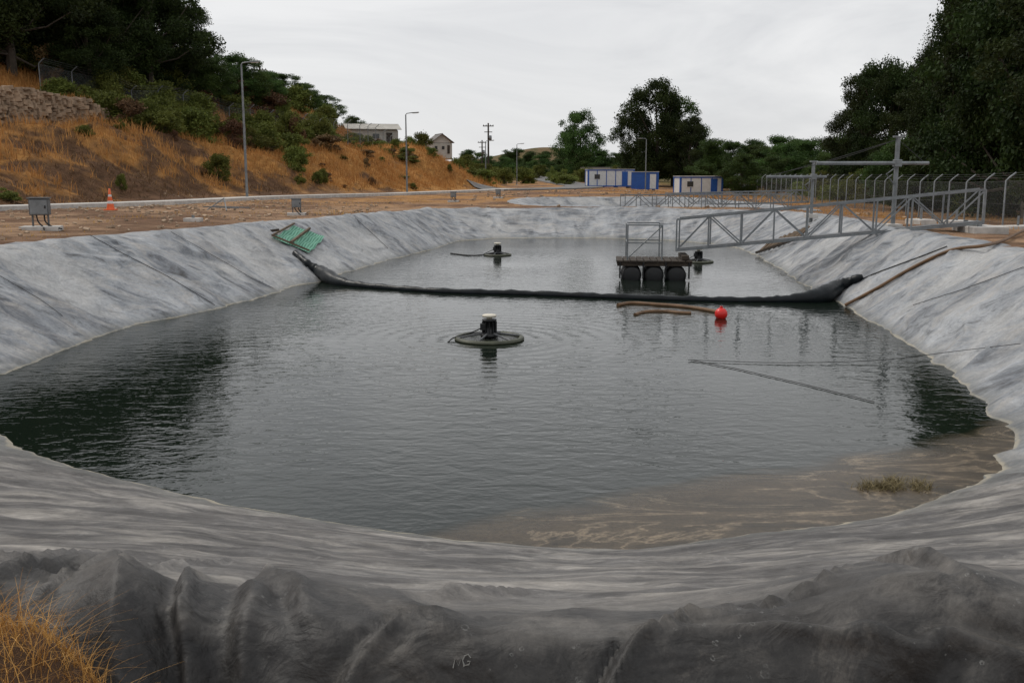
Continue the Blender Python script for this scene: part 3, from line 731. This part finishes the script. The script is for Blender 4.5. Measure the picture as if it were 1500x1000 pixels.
def mast(x,y,top,arm,xl,xr,r):
    zb=zz(x,y)-.2;mb=MB()
    mb.path([(x,y,zb),(x,y,top)],r,10,0);mb.box((x,y,zb+.25),(.4,.4,.14),1)
    mb.path([(xl,y-.09,arm),(xr,y-.09,arm)],r*.85,10,0)
    mb.box((x,y-.05,arm),(.2,.18,.2),0);mb.box((x,y,top+.02),(.26,.14,.05),0)
    for q in (xl+.1,xr-.1): mb.path([(x,y,top-.05),(q,y-.09,arm)],.009,5,2)
    mb.path([(x+.02,y-.1,arm-.05),(x-.3,y-.1,arm-.3),(x-.02,y-.02,arm-.6)],.02,6,0)
    return mb.build('cross_arm_mast',['steel','conc','rope'])
mast(10.65,28.0,3.9,3.2,8.4,11.5,.062)
mast(10.8,36.2,3.3,2.78,9.1,11.25,.06)
tube('stay_cable',[Vector((10.65,28,3.85)),Vector((10,31,3.35)),Vector((9.3,36.1,2.85))],.009,'rope',5)
mb=MB()
for k in range(9):
    a=hit(1112+k*7,372-k*2.4,.06);b_=hit(1130+k*7,362-k*2.6,.09);mb.path([a,b_+Vector((.2,.6,.12))],.07,4,0,flat=.4)
a=hit(1110,374,.12);b_=hit(1180,350,.12);mb.path([a,b_],.05,4,1)
mb.build('timber_planks',['wood','woodd'])
# ------------------------------------------------------------------ street lamps
def lamp(px,d,h,flip=1):
    x,y=pol(px,d);z=zz(x,y);mb=MB()
    mb.path([(0,0,-.3),(0,0,h*.5),(0,0,h-.1)],[.085,.07,.05],10,0)
    mb.path([(0,0,h-.12),(flip*.08,0,h-.01),(flip*.5,0,h+.05)],.035,8,0)
    mb.box((flip*.78,0,h+.06),(.62,.26,.07),0,0,0,-.06*flip);mb.box((flip*.8,0,h+.01),(.45,.2,.02),1,0,0,-.06*flip)
    mb.box((0,0,.02),(.34,.34,.06),0);mb.box((0,0,-.1),(.5,.5,.3),2)
    mb.build('street_lamp',['steel','white','conc'],(x,y,z))
lamp(366,60,7.9);lamp(598,84,6.6);lamp(757,150,6.0);lamp(943,124,6.2,-1);lamp(1030,150,6.6);lamp(712,128,5.0)
def upole(px,d,h):
    x,y=pol(px,d);mb=MB();mb.path([(0,0,-.3),(0,0,h)],[.16,.11],10,0)
    mb.box((0,.12,h-.4),(1.5,.12,.12),0);mb.box((0,.12,h-1.2),(1.1,.1,.1),0)
    for q in (-.65,-.3,.3,.65): mb.lathe((q,.12,h-.34),[(0.0,.0),(.05,0),(.06,.08),(.02,.16),(0,.17)],8,1)
    mb.lathe((.25,0,h-2.3),[(0,0),(.22,0),(.22,.6),(0,.65)],12,1)
    mb.build('utility_pole',['woodd','steel'],(x,y,zz(x,y)))
upole(716,140,8.3);upole(707,175,7);upole(392,118,3.8)
# ------------------------------------------------------------------ fences
chain,nt,b=newmat('chain_link')
P=pos(nt);sx=N(nt,'ShaderNodeSeparateXYZ');nt.links.new(P,sx.inputs[0])
def dia(sign):
    a=mth(nt,'ADD',mth(nt,'MULTIPLY',sx.outputs['Y'],1.0),mth(nt,'MULTIPLY',sx.outputs['Z'],sign))
    a=mth(nt,'FRACT',mth(nt,'MULTIPLY',a,9));return mth(nt,'LESS_THAN',a,.07)
al=mth(nt,'MAXIMUM',dia(1.),dia(-1.))
b.inputs['Base Color'].default_value=(.14,.15,.15,1);b.inputs['Roughness'].default_value=.6;nt.links.new(al,b.inputs['Alpha'])
def fence(name,pts,h,step,lean,postm='conc',pr=.045,curve=1.0):
    pts=np.array(pts,float);s=np.concatenate([[0],np.cumsum(np.hypot(*np.diff(pts,axis=0).T))])
    q=np.arange(0,s[-1],step);X_=np.interp(q,s,pts[:,0]);Y_=np.interp(q,s,pts[:,1]);mb=MB()
    tops=[]
    for x,y in zip(X_,Y_):
        z=zz(x,y);tops.append((x,y,z))
        mb.path([(x,y,z-.2),(x,y,z+h),(x+lean*.16,y,z+h+.16),(x+lean*.42,y,z+h+.36)],pr,6,0)
    for i in range(len(tops)-1):
        a,c_=tops[i],tops[i+1]
        for hh in (.08,h*.5,h-.03): mb.path([(a[0],a[1],a[2]+hh),(c_[0],c_[1],c_[2]+hh)],.006,4,1,False)
        for k in (.15,.28,.41): mb.path([(a[0]+lean*k,a[1],a[2]+h+k*.85),(c_[0]+lean*k,c_[1],c_[2]+h+k*.85)],.006,4,1,False)
        mb.add([(a[0],a[1],a[2]+.05),(c_[0],c_[1],c_[2]+.05),(c_[0],c_[1],c_[2]+h),(a[0],a[1],a[2]+h)],[[0,1,2,3]],2)
    mb.build(name,[postm,'steeld',chain])
fence('chain_link_fence',[(20.0,30),(21.9,44),(24.5,70),(27,105),(28,130)],2.05,2.5,1,'steel',.04)
fence('chain_link_fence',[(float(sx_at(y))-d/.95,y) for y,d in ((72,20),(84,18),(96,17),(110,16),(125,14.5),(138,13))],2.3,2.8,1,'steel',.035)
# ------------------------------------------------------------------ cabins
def cabin(px,d,w,h,dep,rz,blue=False,wins=()):
    x,y=pol(px,d);mb=MB();wall=1 if blue else 0
    mb.box((0,0,h/2+.1),(w,dep,h),wall)
    for sx_ in (-1,1):
        for sy in (-1,1): mb.box((sx_*(w/2-.04),sy*(dep/2-.04),h/2+.1),(.2,.2,h+.02),1)
    for sy in (-1,1):
        mb.box((0,sy*(dep/2),h+.04),(w+.14,.14,.2),1);mb.box((0,sy*(dep/2),.16),(w+.1,.1,.16),1)
    for sx_ in (-1,1): mb.box((sx_*w/2,0,h+.04),(.14,dep,.2),1)
    mb.box((0,0,h+.12),(w+.2,dep+.2,.08),2)
    if not blue:
        for k in range(1,int(w/1.2)): mb.box((-w/2+k*w/int(w/1.2),-dep/2-.01,h/2+.1),(.09,.06,h-.1),1)
    for q in wins:
        mb.box((q,-dep/2-.02,h*.62),(.7,.06,.6),3);mb.box((q,-dep/2-.03,h*.62-.33),(.8,.09,.05),0)
    mb.box((w*.3,-dep/2-.025,h*.45+.1),(.75,.06,h*.85),0 if blue else 1)
    for k in range(4): mb.box((-w/2+.5+k*(w-1)/3,0,.0),(.3,dep*.8,.5),4)
    mb.build('site_cabin',['white','blue','roof','glass','conc'],(x,y,zz(x,y)),rz)
cabin(891,132,6.0,2.2,2.6,.05,False,(-1.8,))
cabin(942,126,3.2,2.1,2.6,-.1,True,())
cabin(1019,115,4.9,1.95,2.6,.12,False,(-1.3,))
# ------------------------------------------------------------------ houses
def house(px,d,w,dep,h,rf,rz,dz=0,gable=False,roof='roof'):
    x,y=pol(px,d);mb=MB();mb.box((0,0,h/2-.4),(w,dep,h+.8),0)
    a=math.atan2(rf,dep/2+.3);L=math.hypot(rf,dep/2+.4)
    if gable:
        a=math.atan2(rf,w/2+.3);L=math.hypot(rf,w/2+.4)
        for s in (-1,1): mb.box((s*(w/4+.1),0,h+rf/2),(L,dep+.7,.08),1,0,0,s*a)
        mb.add([(-w/2,-dep/2-.003,h),(w/2,-dep/2-.003,h),(0,-dep/2-.003,h+rf)],[[0,1,2]],0)
        mb.add([(-w/2,dep/2+.003,h),(w/2,dep/2+.003,h),(0,dep/2+.003,h+rf)],[[0,2,1]],0)
    else:
        for s in (-1,1): mb.box((0,s*(dep/4+.1),h+rf/2),(w+.8,L,.08),1,0,-s*a)
        for s in (-1,1): mb.add([(s*(w/2+.003),-dep/2,h),(s*(w/2+.003),dep/2,h),(s*(w/2+.003),0,h+rf)],[[0,1,2]],0)
    for q in (-w*.3,w*.05): mb.box((q,-dep/2-.03,h*.55),(w*.13,.08,h*.3),2)
    mb.box((w*.32,-dep/2-.03,h*.4),(w*.12,.08,h*.75),3)
    mb.build('house',['wallp',roof,'glass','woodd'],(x,y,zz(x,y)+dz),rz)
def zat(px,d): 
    x,y=pol(px,d);return zz(x,y)
house(548,126,6.0,5,1.8,.7,.25,6.15-zat(548,126));house(645,150,3.0,4,1.6,1.3,.3,5.4-zat(645,150),True,'roofd');house(600,140,3.0,3,1.5,.5,.1,5.0-zat(600,140))
x,y=pol(885,185);mb=MB()
for q in (-4,-1.3,1.3,4):
    for s in (-1.5,1.5): mb.path([(q,s,-.2),(q,s,2.3)],.09,6,0)
mb.box((0,0,2.4),(9,4,.1),0,0,.12);mb.box((0,1.5,1),(8,.08,1.8),0);mb.build('open_shed',['woodd'],(x,y,zz(x,y)))
# ------------------------------------------------------------------ small site items
def ebox(px,d,s,rz=0):
    x,y=pol(px,d);mb=MB()
    mb.box((0,0,.03),(1.0*s,.6*s,.12),1)
    for q in (-.2,.2): mb.path([(q*s,0,.05),(q*s,0,.5*s)],.025,6,0)
    mb.box((0,0,.62*s),(.5*s,.26*s,.44*s),0);mb.box((0,-.135*s,.62*s),(.44*s,.02,.38*s),2);mb.box((0,0,.86*s),(.56*s,.32*s,.03),0)
    mb.box((.17*s,-.15*s,.62*s),(.03,.03,.08*s),3)
    mb.path(crv([(.1*s,0,.4*s),(.12*s,0,.2),(.3*s,-.1,.08),(.6*s,-.3,.03)],5),.02,6,3)
    mb.path(crv([(-.1*s,0,.4*s),(-.05*s,-.05,.2),(.1*s,-.2,.08),(.2*s,-.5,.03)],5),.02,6,3)
    mb.build('electrical_box',['steeld','conc','steel','black'],(x,y,zz(x,y)+.02),rz)
ebox(64,25.2,.92,.2);ebox(437,38.5,.72,.2);ebox(665,62,.7,.1);ebox(730,70,.7)
x,y=pol(286,31.5);mb=MB();mb.box((0,0,.05),(.5,.4,.12),0);mb.path([(0,0,.1),(0,0,.2)],.05,8,1);mb.build('concrete_base',['conc','steel'],(x,y,zz(x,y)))
x,y=pol(167,36.6);mb=MB();q=.95
mb.box((0,0,.02),(.38,.38,.04),0)
mb.lathe((0,0,.04),[(.15*q,0),(.115*q,.2)],20,0);mb.lathe((0,0,.04),[(.108,.20),(.088,.30)],20,1);mb.lathe((0,0,.04),[(.088,.30),(.066,.45)],20,0)
mb.lathe((0,0,.04),[(.066,.45),(.053,.53)],20,1);mb.lathe((0,0,.04),[(.053,.53),(.03,.74),(.0,.745)],20,0)
mb.build('traffic_cone',['orange','white'],(x,y,zz(x,y)+.05))
x,y=pol(335,42);mb=MB()
for s in (-.3,.3): mb.path([(-1,s,.15),(1,s,.12)],.03,4,0)
for k in range(6): mb.path([(-.9+k*.36,-.3,.15),(-.9+k*.36+.15,.3,.14)],.025,4,0)
mb.path([(-.6,-.5,.02),(-.2,.1,.5)],.03,4,0);mb.path([(.5,-.5,.02),(-.2,.1,.5)],.03,4,0)
mb.build('steel_frame',['steel'],(x,y,zz(x,y)),-.5)
for px,d,w in ((1397,34,.9),(1487,35,1.3),(1345,31,.6)):
    x,y=pol(px,d);mb=MB();mb.box((0,0,.06),(w,.7,.2),0);mb.path([(0,0,.1),(0,0,.5)],.04,8,1);mb.build('concrete_base',['conc','steel'],(x,y,zz(x,y)),.3)
random.seed(8);mb=MB()
for k in range(700):
    x=random.uniform(-20,-6);y=random.uniform(16,60)
    if signed_in(np.array([x]),np.array([y]),C1[::12])[0]>-1.1: continue
    s=random.uniform(.04,.16);mb.box((x,y,zz(x,y)+s*.2),(s,s*random.uniform(.6,1),s*.6),0,random.random()*6,.3,.2)
for k in range(300):
    x=random.uniform(-3,22);y=random.uniform(51,110)
    if signed_in(np.array([x]),np.array([y]),C2[::8])[0]>-1.1: continue
    s=random.uniform(.08,.25);mb.box((x,y,zz(x,y)+s*.2),(s,s*random.uniform(.6,1),s*.6),0,random.random()*6,.3,.2)
mb.build('loose_stones',['stone'])
# ------------------------------------------------------------------ world + sun
w=bpy.data.worlds.new('World');scene.world=w;w.use_nodes=True;nt=w.node_tree
bg=nt.nodes['Background'];tc=N(nt,'ShaderNodeTexCoord').outputs['Generated']
sky=N(nt,'ShaderNodeTexSky',sky_type='NISHITA');sky.sun_disc=False
EL,AZ=math.radians(50),math.radians(300)
sky.sun_elevation=EL;sky.sun_rotation=AZ
skyc=mix(nt,1.0,sky.outputs['Color'],(.1,.1,.1),'MULTIPLY')
cl=noise(nt,mapping(nt,tc,(1,1,4.5)),2.2,8,.58,.8)
cc=ramp(nt,cl,[(.32,(.60,.61,.635)),(.46,(.74,.745,.76)),(.6,(.86,.86,.865)),(.75,(.90,.90,.90))])
sz=N(nt,'ShaderNodeSeparateXYZ');nt.links.new(tc,sz.inputs[0])
cc=mix(nt,ramp(nt,sz.outputs['Z'],[(.0,.5),(.20,0)]),cc,(.87,.87,.87))
nt.links.new(mix(nt,.95,skyc,cc),bg.inputs['Color']);bg.inputs['Strength'].default_value=1.0
sd=bpy.data.lights.new('sun','SUN');sd.energy=1.5;sd.angle=math.radians(12);sd.color=(1,.94,.86)
so=bpy.data.objects.new('sun',sd);scene.collection.objects.link(so)
dv=Vector((math.sin(AZ)*math.cos(EL),math.cos(AZ)*math.cos(EL),math.sin(EL)))
so.rotation_euler=dv.to_track_quat('Z','Y').to_euler()
# ------------------------------------------------------------------ camera
cam=bpy.data.cameras.new('camera');co=bpy.data.objects.new('camera',cam);scene.collection.objects.link(co)
co.location=(0,0,CAMZ);co.rotation_euler=(math.pi/2-PITCH,0,0);cam.lens=35;cam.sensor_width=36;cam.clip_end=5000;cam.clip_start=.05
scene.camera=co
scene.view_settings.view_transform='Standard';scene.view_settings.look='None';scene.view_settings.exposure=0
